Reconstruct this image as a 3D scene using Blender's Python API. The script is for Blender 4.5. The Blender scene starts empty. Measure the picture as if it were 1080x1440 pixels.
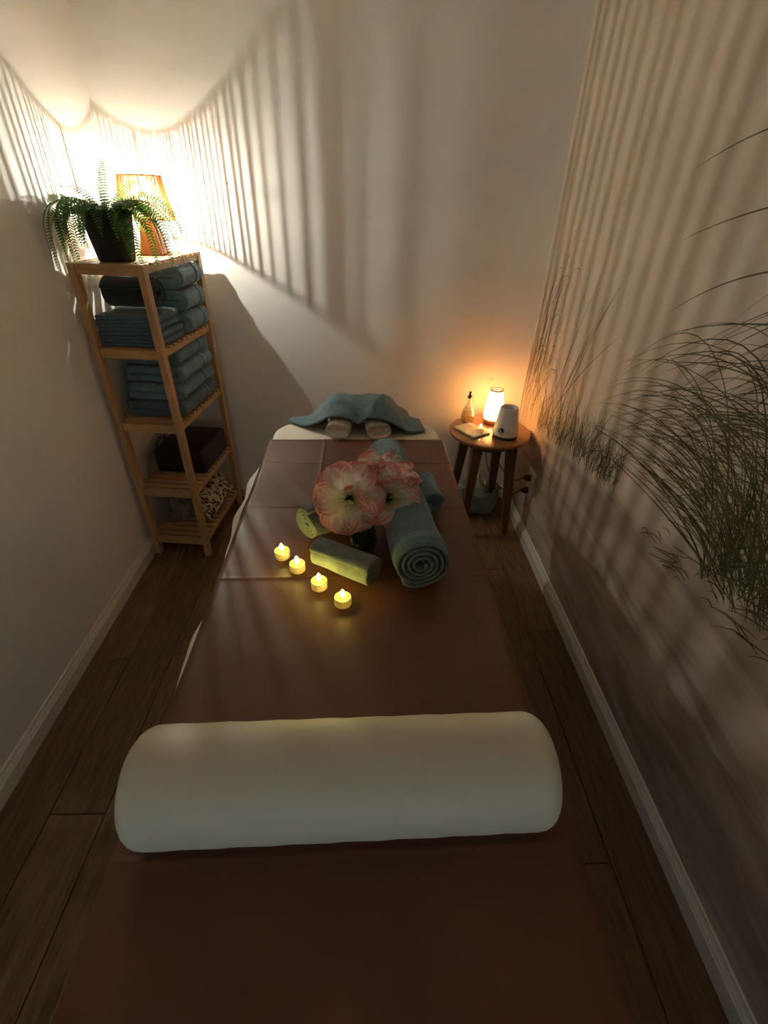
import bpy, bmesh, math, random
from mathutils import Vector, Matrix, noise
random.seed(7)
PI = math.pi
C = bpy.context.scene.collection
S = bpy.context.scene

# ------------------------------------------------------------------ camera
F = 665.0
AX = ((0.99946956, 0.00347038, 0.03238152), (-0.02498731, -0.55596774, 0.8308282), (0.02088637, -0.83119662, -0.55558612))
H = 1.5
cd = bpy.data.cameras.new('camera'); cam = bpy.data.objects.new('camera', cd); C.objects.link(cam)
cd.sensor_width = 36; cd.lens = F / 1440 * 36; cd.clip_start = 0.02
M3 = Matrix([[AX[i][0], -AX[i][1], -AX[i][2]] for i in range(3)])
cam.matrix_world = Matrix.Translation((0, 0, H)) @ M3.to_4x4()
S.camera = cam
# ------------------------------------------------------------------ world, exposure
w = bpy.data.worlds.new('dusk'); S.world = w; w.use_nodes = True
w.node_tree.nodes['Background'].inputs[0].default_value = (0.78, 0.90, 1.0, 1)
w.node_tree.nodes['Background'].inputs[1].default_value = 0.50
S.view_settings.view_transform = 'Standard'; S.view_settings.look = 'None'
S.view_settings.exposure = 2.45; S.view_settings.gamma = 1.0; S.view_settings.use_curve_mapping = False
S.cycles.use_denoising = True
S.cycles.sample_clamp_indirect = 25.0
S.cycles.max_bounces = 14
S.cycles.diffuse_bounces = 8
S.cycles.caustics_reflective = False; S.cycles.caustics_refractive = False
P_SLAT_LAMP = 11500.0
P_GLOW_LAMP = 1.4      # frosted lamp on the side table
P_TEA = 16.0            # candle flames

XL, XR, YB, YF, ZC = -1.074, 0.815, 2.42, -1.15, 2.42
TOP = 0.752            # top of the brown cover

def ray(px, py):
    d = ((px - 540) / F, (py - 720) / F, 1.0)
    return Vector([sum(AX[i][k] * d[k] for k in range(3)) for i in range(3)])
def at_z(px, py, z):
    d = ray(px, py); return Vector((0, 0, H)) + d * ((z - H) / d.z)
def at_y(px, py, y):
    d = ray(px, py); return Vector((0, 0, H)) + d * (y / d.y)

# ------------------------------------------------------------------ materials
def mat(name, col, rough=0.6, var=0.0, vscale=8, bump=0.0, bscale=200, col2=None, stretch=(1, 1, 1), metal=0.0,
        spec=0.5, sheen=0.0, emit=None, estr=0.0, trans=0.0, transl=0.0, ior=1.45, detail=4, coat=0.0):
    m = bpy.data.materials.new(name); m.use_nodes = True
    nt = m.node_tree; N = nt.nodes; L = nt.links
    b = N['Principled BSDF']
    b.inputs['Base Color'].default_value = (*col, 1); b.inputs['Roughness'].default_value = rough
    b.inputs['Metallic'].default_value = metal; b.inputs['Specular IOR Level'].default_value = spec
    b.inputs['Sheen Weight'].default_value = sheen; b.inputs['Transmission Weight'].default_value = trans
    b.inputs['IOR'].default_value = ior; b.inputs['Coat Weight'].default_value = coat
    if emit: b.inputs['Emission Color'].default_value = (*emit, 1); b.inputs['Emission Strength'].default_value = estr
    if var or bump or col2:
        tc = N.new('ShaderNodeTexCoord'); mp = N.new('ShaderNodeMapping'); mp.inputs['Scale'].default_value = stretch
        L.new(tc.outputs['Object'], mp.inputs['Vector'])
    if var or col2:
        n = N.new('ShaderNodeTexNoise'); n.inputs['Scale'].default_value = vscale; n.inputs['Detail'].default_value = detail
        L.new(mp.outputs[0], n.inputs['Vector'])
        r = N.new('ShaderNodeValToRGB')
        c2 = col2 or tuple(min(1, c * (1 + var)) for c in col); c1 = col if col2 else tuple(c * (1 - var) for c in col)
        r.color_ramp.elements[0].position = 0.32; r.color_ramp.elements[1].position = 0.68
        r.color_ramp.elements[0].color = (*c1, 1); r.color_ramp.elements[1].color = (*c2, 1)
        L.new(n.outputs['Fac'], r.inputs[0]); L.new(r.outputs[0], b.inputs['Base Color'])
    if bump:
        n2 = N.new('ShaderNodeTexNoise'); n2.inputs['Scale'].default_value = bscale; n2.inputs['Detail'].default_value = 3
        L.new(mp.outputs[0], n2.inputs['Vector'])
        bp = N.new('ShaderNodeBump'); bp.inputs['Strength'].default_value = bump; bp.inputs['Distance'].default_value = 0.004
        L.new(n2.outputs['Fac'], bp.inputs['Height']); L.new(bp.outputs[0], b.inputs['Normal'])
    if transl:
        t = N.new('ShaderNodeBsdfTranslucent'); t.inputs[0].default_value = (*(col2 or col), 1)
        mx = N.new('ShaderNodeMixShader'); mx.inputs[0].default_value = transl
        L.new(b.outputs[0], mx.inputs[1]); L.new(t.outputs[0], mx.inputs[2])
        L.new(mx.outputs[0], N['Material Output'].inputs[0])
    return m
def clear_glass(name, tint, gloss=0.08):
    m = bpy.data.materials.new(name); m.use_nodes = True; N = m.node_tree.nodes; L = m.node_tree.links
    t = N.new('ShaderNodeBsdfTransparent'); t.inputs[0].default_value = (*tint, 1)
    g = N.new('ShaderNodeBsdfGlossy'); g.inputs['Roughness'].default_value = 0.03
    lw = N.new('ShaderNodeLayerWeight'); lw.inputs[0].default_value = 0.35
    ad = N.new('ShaderNodeMath'); ad.operation = 'MULTIPLY_ADD'; ad.inputs[1].default_value = 0.6; ad.inputs[2].default_value = gloss
    L.new(lw.outputs['Facing'], ad.inputs[0])
    mx = N.new('ShaderNodeMixShader'); L.new(ad.outputs[0], mx.inputs[0]); L.new(t.outputs[0], mx.inputs[1]); L.new(g.outputs[0], mx.inputs[2])
    L.new(mx.outputs[0], N['Material Output'].inputs[0]); return m
def dim_crown_bulb():
    # clear bulb; dark crown tint added to dim light leaving the top of the shade
    m = clear_glass('added_dim_crown_bulb', (1, 1, 1), 0.0); N = m.node_tree.nodes; L = m.node_tree.links
    tc = N.new('ShaderNodeTexCoord'); sp_ = N.new('ShaderNodeSeparateXYZ'); L.new(tc.outputs['Object'], sp_.inputs[0])
    r = N.new('ShaderNodeMapRange'); r.inputs[1].default_value = .1945; r.inputs[2].default_value = .2065; L.new(sp_.outputs[2], r.inputs[0])
    c = N.new('ShaderNodeMix'); c.data_type = 'RGBA'; c.inputs[6].default_value = (.98, .98, .96, 1); c.inputs[7].default_value = (.30, .298, .255, 1)
    L.new(r.outputs[0], c.inputs[0])
    t = [n for n in N if n.type == 'BSDF_TRANSPARENT'][0]; L.new(c.outputs[2], t.inputs[0]); return m
def emitter(name, col, s):
    m = bpy.data.materials.new(name); m.use_nodes = True; N = m.node_tree.nodes
    e = N.new('ShaderNodeEmission'); e.inputs[0].default_value = (*col, 1); e.inputs[1].default_value = s
    m.node_tree.links.new(e.outputs[0], N['Material Output'].inputs[0]); return m

M = {}
M['paint'] = mat('wall_paint', (0.86, 0.83, 0.78), 0.75, var=0.025, vscale=3, bump=0.10, bscale=90)
M['ceil'] = mat('ceiling_paint', (0.90, 0.88, 0.85), 0.8, bump=0.06, bscale=120)
M['trim'] = mat('trim_paint', (0.72, 0.68, 0.60), 0.4, bump=0.03, bscale=60)
M['brown'] = mat('brown_cover', (0.150, 0.058, 0.031), 0.42, var=0.10, vscale=4, bump=0.05, bscale=420)
M['sheet'] = mat('white_sheet', (0.80, 0.74, 0.62), 0.7, var=0.03, vscale=5, bump=0.12, bscale=300)
M['bolster'] = mat('bolster_vinyl', (0.66, 0.63, 0.51), 0.48, var=0.02, vscale=6, bump=0.03, bscale=240)
M['teal'] = mat('teal_terry', (0.145, 0.245, 0.290), 0.95, var=0.18, vscale=60, bump=0.75, bscale=520, sheen=0.35)
M['tealband'] = mat('teal_band', (0.19, 0.30, 0.335), 0.7, var=0.1, vscale=90, bump=0.3, bscale=700, stretch=(1, 6, 1))
M['sage'] = mat('sage_terry', (0.19, 0.235, 0.225), 0.95, var=0.18, vscale=60, bump=0.75, bscale=520, sheen=0.35)
M['blue'] = mat('blue_terry', (0.075, 0.130, 0.165), 0.95, var=0.18, vscale=60, bump=0.7, bscale=480, sheen=0.3)
M['dark'] = mat('dark_terry', (0.022, 0.034, 0.030), 0.95, var=0.2, vscale=50, bump=0.6, bscale=400, sheen=0.2)
M['green'] = mat('green_terry', (0.13, 0.165, 0.10), 0.95, var=0.2, vscale=60, bump=0.8, bscale=450, sheen=0.3)
M['bamboo'] = mat('bamboo_wood', (0.47, 0.265, 0.11), 0.42, col2=(0.60, 0.36, 0.165), vscale=14, stretch=(6, 6, 0.9), bump=0.06, bscale=60)
M['bamboox'] = mat('bamboo_wood_cross', (0.47, 0.265, 0.11), 0.42, col2=(0.60, 0.36, 0.165), vscale=14, stretch=(0.9, 6, 6), bump=0.06, bscale=60)
M['walnut'] = mat('walnut_wood', (0.20, 0.080, 0.034), 0.28, col2=(0.30, 0.13, 0.055), vscale=9, stretch=(1.2, 9, 9), coat=0.3)
M['walnutleg'] = mat('walnut_leg', (0.085, 0.036, 0.018), 0.35, col2=(0.14, 0.062, 0.03), vscale=10, stretch=(8, 8, 1))
M['lampwood'] = mat('lamp_wood', (0.42, 0.16, 0.055), 0.4, col2=(0.52, 0.23, 0.09), vscale=12, stretch=(6, 6, 1))
M['slat'] = mat('shade_slat', (0.42, 0.20, 0.065), 0.55, col2=(0.58, 0.32, 0.12), vscale=40, stretch=(3, 3, 1), transl=0.5)
M['fern'] = mat('fern_leaf', (0.045, 0.125, 0.020), 0.45, col2=(0.075, 0.18, 0.03), vscale=30, transl=0.42)
M['pot'] = mat('fern_pot', (0.020, 0.022, 0.016), 0.8, var=0.3, vscale=30, bump=0.7, bscale=70)
M['soil'] = mat('soil', (0.02, 0.014, 0.01), 0.95, bump=1.0, bscale=90)
M['white'] = mat('white_plastic', (0.74, 0.70, 0.64), 0.35)
M['candle'] = mat('candle_body', (0.78, 0.70, 0.62), 0.4, transl=0.12)
M['candletop'] = mat('candle_top', (0.80, 0.66, 0.16), 0.45, transl=0.4)
M['black'] = mat('black_plastic', (0.012, 0.011, 0.010), 0.4)
M['grey'] = mat('grey_plastic', (0.16, 0.14, 0.13), 0.4)
M['leather'] = mat('dark_brown_vinyl', (0.030, 0.013, 0.008), 0.40, var=0.15, vscale=8, bump=0.08, bscale=220)
M['greycloth'] = mat('grey_cloth', (0.24, 0.21, 0.165), 0.9, var=0.25, vscale=18, bump=0.5, bscale=120)
M['bag'] = mat('green_bag', (0.26, 0.32, 0.25), 0.55, var=0.3, vscale=14, bump=0.3, bscale=60)
M['paper'] = mat('white_paper', (0.66, 0.63, 0.55), 0.7, bump=0.2, bscale=40)
M['stamen'] = mat('stamen', (0.72, 0.70, 0.42), 0.5, transl=0.3)
M['stem'] = mat('flower_stem', (0.10, 0.20, 0.05), 0.5, var=0.15, vscale=20)
M['vase'] = clear_glass('green_glass', (0.55, 0.74, 0.56), 0.06)
M['water'] = clear_glass('vase_water', (0.60, 0.75, 0.62), 0.03)
M['glass'] = clear_glass('clear_glass', (0.95, 0.95, 0.92), 0.07)
M['oil'] = clear_glass('pale_oil', (0.95, 0.84, 0.60), 0.02)
M['added_pane'] = clear_glass('added_window_pane', (0.92, 0.95, 0.96), 0.03)
M['filament'] = emitter('filament', (0.98, 0.985, 0.90), P_SLAT_LAMP)
M['flame'] = emitter('flame', (1.0, 0.78, 0.14), P_TEA)
M['flamewarm'] = emitter('warm_flame', (1.0, 0.62, 0.16), 14.0)
M['glow'] = mat('frosted_lamp_glass', (0.9, 0.62, 0.34), 0.5, transl=0.55, emit=(1.0, 0.56, 0.24), estr=P_GLOW_LAMP)
M['glowbulb'] = emitter('glow_bulb', (1.0, 0.66, 0.32), 25.0)
M['bulb'] = dim_crown_bulb()
M['nail'] = mat('steel', (0.25, 0.24, 0.22), 0.35, metal=1.0)
M['marble'] = mat('pale_napkin', (0.72, 0.66, 0.50), 0.6, col2=(0.42, 0.38, 0.27), vscale=26, bump=0.3, bscale=60)

# brown plank floor
def plank_mat(i):
    k = random.uniform(0.82, 1.18)
    return mat('floor_plank_wood', (0.115 * k, 0.060 * k, 0.027 * k), 0.42, col2=(0.225 * k, 0.128 * k, 0.062 * k), vscale=7 + i,
               stretch=(9, 0.8, 1), bump=0.10, bscale=40, detail=8)
PLANKS = [plank_mat(i) for i in range(6)]

# petal: white throat, pink margins and veins, from the petal's own UV
def petal_mat():
    m = bpy.data.materials.new('amaryllis_petal'); m.use_nodes = True; N = m.node_tree.nodes; L = m.node_tree.links
    b = N['Principled BSDF']; b.inputs['Roughness'].default_value = 0.55; b.inputs['Sheen Weight'].default_value = 0.1
    uv = N.new('ShaderNodeUVMap'); sp = N.new('ShaderNodeSeparateXYZ'); L.new(uv.outputs[0], sp.inputs[0])
    mp = N.new('ShaderNodeMapping'); mp.inputs['Scale'].default_value = (22, 2.2, 1); L.new(uv.outputs[0], mp.inputs[0])
    n = N.new('ShaderNodeTexNoise'); n.inputs['Scale'].default_value = 1.0; n.inputs['Detail'].default_value = 3; L.new(mp.outputs[0], n.inputs[0])
    oi = N.new('ShaderNodeObjectInfo'); L.new(oi.outputs['Random'], n.inputs['W']) if 'W' in n.inputs and n.inputs['W'].enabled else None
    def math_(op, a, c):
        k = N.new('ShaderNodeMath'); k.operation = op
        for i, v in enumerate((a, c)):
            if isinstance(v, (int, float)): k.inputs[i].default_value = v
            else: L.new(v, k.inputs[i])
        return k.outputs[0]
    u = math_('ABSOLUTE', math_('MULTIPLY_ADD', sp.outputs[0], 2.0), 0)
    k = u.node.inputs[0].links[0].from_node; k.inputs[2].default_value = -1.0
    v = sp.outputs[1]
    e = math_('ADD', math_('MULTIPLY', u, 0.40), math_('MULTIPLY', v, 0.66))
    e = math_('ADD', e, math_('MULTIPLY', math_('SUBTRACT', n.outputs['Fac'], 0.5), 1.15))
    r = N.new('ShaderNodeValToRGB'); L.new(e, r.inputs[0])
    el = r.color_ramp.elements
    el[0].position = 0.02; el[0].color = (0.30, 0.36, 0.12, 1)
    el[1].position = 0.95; el[1].color = (0.70, 0.24, 0.20, 1)
    for p, c in ((0.20, (0.74, 0.72, 0.48)), (0.55, (0.90, 0.83, 0.72)), (0.72, (0.84, 0.52, 0.44))):
        q = el.new(p); q.color = (*c, 1)
    L.new(r.outputs[0], b.inputs['Base Color'])
    bp = N.new('ShaderNodeBump'); bp.inputs['Strength'].default_value = 0.35; bp.inputs['Distance'].default_value = 0.003
    L.new(n.outputs['Fac'], bp.inputs['Height']); L.new(bp.outputs[0], b.inputs['Normal'])
    t = N.new('ShaderNodeBsdfTranslucent'); L.new(r.outputs[0], t.inputs[0])
    mx = N.new('ShaderNodeMixShader'); mx.inputs[0].default_value = 0.5
    L.new(b.outputs[0], mx.inputs[1]); L.new(t.outputs[0], mx.inputs[2]); L.new(mx.outputs[0], N['Material Output'].inputs[0])
    return m
M['petal'] = petal_mat()

# leaf print of the patterned cushion
def leafprint():
    m = bpy.data.materials.new('leaf_print_fabric'); m.use_nodes = True; N = m.node_tree.nodes; L = m.node_tree.links
    b = N['Principled BSDF']; b.inputs['Roughness'].default_value = 0.85
    uv = N.new('ShaderNodeUVMap')
    mp = N.new('ShaderNodeMapping'); mp.inputs['Scale'].default_value = (8.5, 9.5, 1); mp.inputs['Rotation'].default_value = (0, 0, 0.6)
    L.new(uv.outputs[0], mp.inputs[0])
    nz = N.new('ShaderNodeTexNoise'); nz.inputs['Scale'].default_value = 0.55; L.new(mp.outputs[0], nz.inputs[0])
    ad = N.new('ShaderNodeVectorMath'); ad.operation = 'MULTIPLY_ADD'; ad.inputs[1].default_value = (2.2, 2.2, 0)
    L.new(nz.outputs['Color'], ad.inputs[0]); L.new(mp.outputs[0], ad.inputs[2])
    m2 = N.new('ShaderNodeMapping'); m2.inputs['Scale'].default_value = (1.15, 0.42, 1); L.new(ad.outputs[0], m2.inputs[0])
    vo = N.new('ShaderNodeTexVoronoi'); vo.inputs['Scale'].default_value = 1.7; L.new(m2.outputs[0], vo.inputs['Vector'])
    r = N.new('ShaderNodeValToRGB'); r.color_ramp.elements[0].position = 0.45; r.color_ramp.elements[1].position = 0.50
    r.color_ramp.elements[0].color = (0.045, 0.026, 0.014, 1); r.color_ramp.elements[1].color = (0.58, 0.47, 0.33, 1)
    L.new(vo.outputs['Distance'], r.inputs[0]); L.new(r.outputs[0], b.inputs['Base Color']); return m
M['leaf'] = leafprint()

# photo mural: pale sky above a sand dune, with wavy light streaks painted in
def mural():
    m = bpy.data.materials.new('dune_mural_print'); m.use_nodes = True; N = m.node_tree.nodes; L = m.node_tree.links
    b = N['Principled BSDF']; b.inputs['Roughness'].default_value = 0.6; b.inputs['Specular IOR Level'].default_value = 0.3
    tc = N.new('ShaderNodeTexCoord'); sp = N.new('ShaderNodeSeparateXYZ'); L.new(tc.outputs['Object'], sp.inputs[0])
    def nd(op, a, c, d=None):
        k = N.new('ShaderNodeMath'); k.operation = op
        for i, v in enumerate((a, c, d)):
            if v is None: continue
            if isinstance(v, (int, float)): k.inputs[i].default_value = v
            else: L.new(v, k.inputs[i])
        return k.outputs[0]
    nz = N.new('ShaderNodeTexNoise'); nz.inputs['Scale'].default_value = 5.0; nz.inputs['Detail'].default_value = 6; L.new(tc.outputs['Object'], nz.inputs[0])
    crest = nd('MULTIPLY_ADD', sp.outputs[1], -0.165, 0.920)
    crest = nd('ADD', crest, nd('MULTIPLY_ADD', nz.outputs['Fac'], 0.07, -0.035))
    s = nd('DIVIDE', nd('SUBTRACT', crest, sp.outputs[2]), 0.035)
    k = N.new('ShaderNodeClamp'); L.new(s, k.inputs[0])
    # wavy caustic light painted into the sand colour, along the slope
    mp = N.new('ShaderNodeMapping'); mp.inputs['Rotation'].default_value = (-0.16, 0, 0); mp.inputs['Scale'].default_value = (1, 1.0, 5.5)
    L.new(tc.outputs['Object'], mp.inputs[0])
    light_streaks = N.new('ShaderNodeTexNoise'); light_streaks.inputs['Scale'].default_value = 2.0; light_streaks.inputs['Detail'].default_value = 2; light_streaks.inputs['Distortion'].default_value = 1.1
    L.new(mp.outputs[0], light_streaks.inputs[0])
    sand = N.new('ShaderNodeValToRGB'); L.new(light_streaks.outputs['Fac'], sand.inputs[0])
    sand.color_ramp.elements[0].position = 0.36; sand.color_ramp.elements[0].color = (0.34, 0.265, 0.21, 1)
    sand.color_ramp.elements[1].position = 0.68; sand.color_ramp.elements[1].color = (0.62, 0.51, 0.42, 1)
    gr = N.new('ShaderNodeTexNoise'); gr.inputs['Scale'].default_value = 260; L.new(tc.outputs['Object'], gr.inputs[0])
    sky = N.new('ShaderNodeValToRGB'); L.new(nz.outputs['Fac'], sky.inputs[0])
    sky.color_ramp.elements[0].color = (0.58, 0.48, 0.37, 1); sky.color_ramp.elements[1].color = (0.66, 0.56, 0.45, 1)
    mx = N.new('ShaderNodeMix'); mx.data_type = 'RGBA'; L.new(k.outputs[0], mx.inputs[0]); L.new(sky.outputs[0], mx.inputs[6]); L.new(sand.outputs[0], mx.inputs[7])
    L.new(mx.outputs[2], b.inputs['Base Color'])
    bp = N.new('ShaderNodeBump'); bp.inputs['Strength'].default_value = 0.06; bp.inputs['Distance'].default_value = 0.002
    L.new(gr.outputs['Fac'], bp.inputs['Height']); L.new(bp.outputs[0], b.inputs['Normal'])
    return m
M['mural'] = mural()
for i, c in enumerate(((0.060, 0.058, 0.024), (0.10, 0.090, 0.040), (0.17, 0.135, 0.065), (0.38, 0.27, 0.16))):
    M['grass%d' % i] = mat('printed_grass_tone', c, 0.6, spec=0.3)

# ------------------------------------------------------------------ helpers
def link(o, parent=None):
    C.objects.link(o)
    if parent: o.parent = parent
    return o
def mesh(name, vf, m, parent=None, smooth=True, uv=None):
    v, f = vf
    me = bpy.data.meshes.new(name); me.from_pydata([tuple(p) for p in v], [], f); me.update()
    if smooth: me.polygons.foreach_set('use_smooth', [True] * len(me.polygons))
    if uv:
        lay = me.uv_layers.new(name='UVMap')
        for lp in me.loops: lay.data[lp.index].uv = uv[lp.vertex_index]
    for k in (m if isinstance(m, (list, tuple)) else [m]): me.materials.append(k)
    o = bpy.data.objects.new(name, me)
    return link(o, parent)
def thing(name, label, cat, loc=(0, 0, 0), rot=(0, 0, 0), group=None):
    o = bpy.data.objects.new(name, None); o.empty_display_size = 0.02; C.objects.link(o)
    o.location = loc; o.rotation_euler = rot
    return tag(o, label, cat, group)
def tag(o, label, cat, group=None):
    o['label'] = label; o['category'] = cat
    if group: o['group'] = group
    return o
def struct(o): o['kind'] = 'structure'; return o
def dup(root, loc, rotz=None, label=None):
    r = root.copy(); C.objects.link(r); r.location = loc
    if rotz is not None: r.rotation_euler = (0, 0, rotz)
    if label: r['label'] = label
    for ch in list(root.children):
        c = ch.copy(); C.objects.link(c); c.parent = r
        for g in ch.children:
            d = g.copy(); C.objects.link(d); d.parent = c
    return r
def add(a, b):
    n = len(a[0]); a[0].extend(b[0]); a[1].extend([tuple(i + n for i in f) for f in b[1]]); return a
def xf(vf, mtx): return [mtx @ Vector(p) for p in vf[0]], vf[1]
def box(x0, x1, y0, y1, z0, z1, bev=0.0, seg=2):
    bm = bmesh.new(); bmesh.ops.create_cube(bm, size=1)
    for v in bm.verts:
        v.co = Vector(((x0 + x1) / 2 + v.co.x * (x1 - x0), (y0 + y1) / 2 + v.co.y * (y1 - y0), (z0 + z1) / 2 + v.co.z * (z1 - z0)))
    if bev: bmesh.ops.bevel(bm, geom=list(bm.edges), offset=bev, segments=seg, affect='EDGES', profile=0.5)
    bm.verts.index_update()
    r = ([v.co.copy() for v in bm.verts], [tuple(v.index for v in f.verts) for f in bm.faces]); bm.free(); return r
def beam(p, q, wx, wy, bev=0.0, wx2=None, wy2=None):
    """square bar from p to q, axis-aligned section, may taper"""
    v, f = box(-.5, .5, -.5, .5, 0, 1, 0)
    p, q = Vector(p), Vector(q); out = []
    for c in v:
        a = wx if c.z < .5 else (wx2 or wx); b = wy if c.z < .5 else (wy2 or wy)
        out.append(p.lerp(q, c.z) + Vector((c.x * a, c.y * b, 0)))
    if bev:
        bm = bmesh.new(); vs = [bm.verts.new(c) for c in out]
        for g in f: bm.faces.new([vs[i] for i in g])
        bmesh.ops.bevel(bm, geom=list(bm.edges), offset=bev, segments=2, affect='EDGES', profile=0.5)
        bm.verts.index_update(); out = [c.co.copy() for c in bm.verts]; f = [tuple(c.index for c in g.verts) for g in bm.faces]; bm.free()
    return out, f
def lathe(prof, n=32, cap0=True, cap1=True):
    v, f = [], []
    for r, z in prof:
        for k in range(n): a = 2 * PI * k / n; v.append(Vector((r * math.cos(a), r * math.sin(a), z)))
    for i in range(len(prof) - 1):
        for k in range(n):
            a, b = i * n + k, i * n + (k + 1) % n; f.append((a, b, b + n, a + n))
    if cap0: f.append(tuple(reversed(range(n))))
    if cap1: f.append(tuple(range((len(prof) - 1) * n, len(prof) * n)))
    return v, f
def tube(pts, r, n=6, taper=None):
    pts = [Vector(p) for p in pts]; v, f = [], []
    up = Vector((0, 0, 1))
    t0 = (pts[1] - pts[0]).normalized()
    nrm = t0.orthogonal().normalized()
    for i, p in enumerate(pts):
        t = (pts[min(i + 1, len(pts) - 1)] - pts[max(i - 1, 0)]).normalized()
        nrm = (nrm - t * nrm.dot(t)); nrm = nrm.normalized() if nrm.length > 1e-6 else t.orthogonal().normalized()
        b = t.cross(nrm); rr = r if taper is None else r * (1 + (taper - 1) * i / (len(pts) - 1))
        for k in range(n): a = 2 * PI * k / n; v.append(p + (nrm * math.cos(a) + b * math.sin(a)) * rr)
    for i in range(len(pts) - 1):
        for k in range(n):
            a, b = i * n + k, i * n + (k + 1) % n; f.append((a, b, b + n, a + n))
    f.append(tuple(reversed(range(n)))); f.append(tuple(range((len(pts) - 1) * n, len(pts) * n)))
    return v, f
def spline(pts, n=8):
    pts = [Vector(p) for p in pts]; out = []
    P = [pts[0] * 2 - pts[1]] + pts + [pts[-1] * 2 - pts[-2]]
    for i in range(1, len(P) - 2):
        for k in range(n):
            t = k / n; a, b, c, d = P[i - 1], P[i], P[i + 1], P[i + 2]
            out.append(0.5 * ((2 * b) + (c - a) * t + (2 * a - 5 * b + 4 * c - d) * t * t + (3 * b - a - 3 * c + d) * t ** 3))
    out.append(pts[-1]); return out
def ribbon(path, th, y0, y1, ny=14, jit=0.002, seed=0, ends=0.35, freq=14):
    """2-D centre line (x,z) thickened by th and extruded along y: folded and rolled cloth"""
    n = len(path); L, R = [], []
    for i in range(n):
        a = Vector(path[max(i - 1, 0)]); b = Vector(path[min(i + 1, n - 1)]); t = (b - a).normalized(); nn = Vector((-t.y, t.x)); p = Vector(path[i])
        L.append(p + nn * th / 2); R.append(p - nn * th / 2)
    outl = L + R[::-1]; m = len(outl); v, f = [], []
    cen = [Vector(path[i]) for i in range(n)] + [Vector(path[n - 1 - i]) for i in range(n)]
    # near both cloth edges the layer thins, which rounds the end
    ys = [(0, ends), (0.010, 0.85)] + [(0.02 + 0.96 * k / (ny - 1), 1.0) for k in range(ny)] + [(0.990, 0.85), (1, ends)]
    for t, s in ys:
        y = y0 + (y1 - y0) * t
        for i, p in enumerate(outl):
            q = cen[i] + (p - cen[i]) * s
            d = noise.noise_vector(Vector((q.x * freq, y * freq, q.y * freq + seed * 7.3))) * jit
            v.append(Vector((q.x + d.x, y + d.y * 1.5, q.y + d.z)))
    for k in range(len(ys) - 1):
        for i in range(m):
            a, b = k * m + i, k * m + (i + 1) % m; f.append((a, a + m, b + m, b))
    e = (len(ys) - 1) * m
    for i in range(n - 1):
        f.append((i, i + 1, m - 2 - i, m - 1 - i)); f.append((e + m - 1 - i, e + m - 2 - i, e + i + 1, e + i))
    return v, f
def spiral(r, th, turns, n=34, squash=1.0, a0=0.0):
    p = []; N = int(n * turns)
    for i in range(N + 1):
        t = i / N; a = a0 + 2 * PI * turns * t; rr = (r - th / 2) - th * 1.03 * turns * t
        rr = max(rr, th * 0.3); p.append((rr * math.cos(a), rr * math.sin(a) * squash))
    return p
def serp(wd, th, layers, gap=1.02, n=7):
    """folds stacked in z; U-turns alternate at +x and -x"""
    p = []; x1 = wd / 2 - th * .5; x0 = -x1
    for k in range(layers):
        z = th * (0.5 + k * gap); a, b = (x0, x1) if k % 2 == 0 else (x1, x0)
        for i in range(9): p.append((a + (b - a) * i / 8, z))
        if k < layers - 1:
            s = 1 if k % 2 == 0 else -1
            for i in range(1, n): q = -PI / 2 + PI * i / n; p.append((b + s * math.cos(q) * th * gap / 2, z + th * gap / 2 + math.sin(q) * th * gap / 2))
    return p
def pillow(wx, wy, hz, n=20, e=2.6, puff=0.55):
    v, f, uv = [], [], []
    for side in (1, -1):
        for i in range(n + 1):
            for j in range(n + 1):
                a, b = -1 + 2 * i / n, -1 + 2 * j / n
                h = max(0.0, (1 - abs(a) ** e) * (1 - abs(b) ** e)) ** puff
                pin = 1 - 0.06 * (1 - abs(a) ** 2) * abs(b) ** 3; pib = 1 - 0.06 * (1 - abs(b) ** 2) * abs(a) ** 3
                v.append(Vector((a * wx / 2 * pib, b * wy / 2 * pin, side * h * hz / 2 + 0.003 * noise.noise(Vector((a * 3, b * 3, side)))))); uv.append(((a + 1) / 2 * wx * 5, (b + 1) / 2 * wy * 5))
    K = (n + 1) ** 2
    for s in range(2):
        for i in range(n):
            for j in range(n):
                q = [s * K + i * (n + 1) + j, s * K + (i + 1) * (n + 1) + j, s * K + (i + 1) * (n + 1) + j + 1, s * K + i * (n + 1) + j + 1]
                f.append(tuple(q if s == 0 else q[::-1]))
    return v, f, uv

# ------------------------------------------------------------------ room
fl = struct(mesh('floor', box(XL - .1, XR + .1, YF - .1, YB + .1, -0.10, -0.012), M['black'], smooth=False))
PW, PL, g = 0.158, 1.22, 0.0026
x = XL; i = 0
shared = {}
while x < XR:
    x1 = min(x + PW, XR); y = YF - random.uniform(0, PL)
    while y < YB:
        a, b = max(y, YF), min(y + PL, YB)
        if b - a > .02:
            mesh('floor_plank', box(x + g / 2, x1 - g / 2, a + g / 2, b - g / 2, -0.012, 0.0, 0.0011, 1), PLANKS[(i * 5 + int(y * 7)) % 6], fl, smooth=False)
        y += PL
    x = x1; i += 1
struct(mesh('ceiling', box(XL - .1, XR + .1, YF - .1, YB + .1, ZC, ZC + .1), M['ceil'], smooth=False))
struct(mesh('wall_left', box(XL - .1, XL, YF - .1, YB + .1, 0, ZC), M['paint'], smooth=False))
struct(mesh('wall_back', box(XL, XR, YB, YB + .1, 0, ZC), M['paint'], smooth=False))
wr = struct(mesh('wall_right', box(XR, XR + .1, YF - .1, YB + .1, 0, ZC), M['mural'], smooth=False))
WX0, WX1, WZ0, WZ1 = -0.95, 0.65, 0.70, 1.10  # low unseen window opening, added to let in cool fill light
wf = ([], [])
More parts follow.
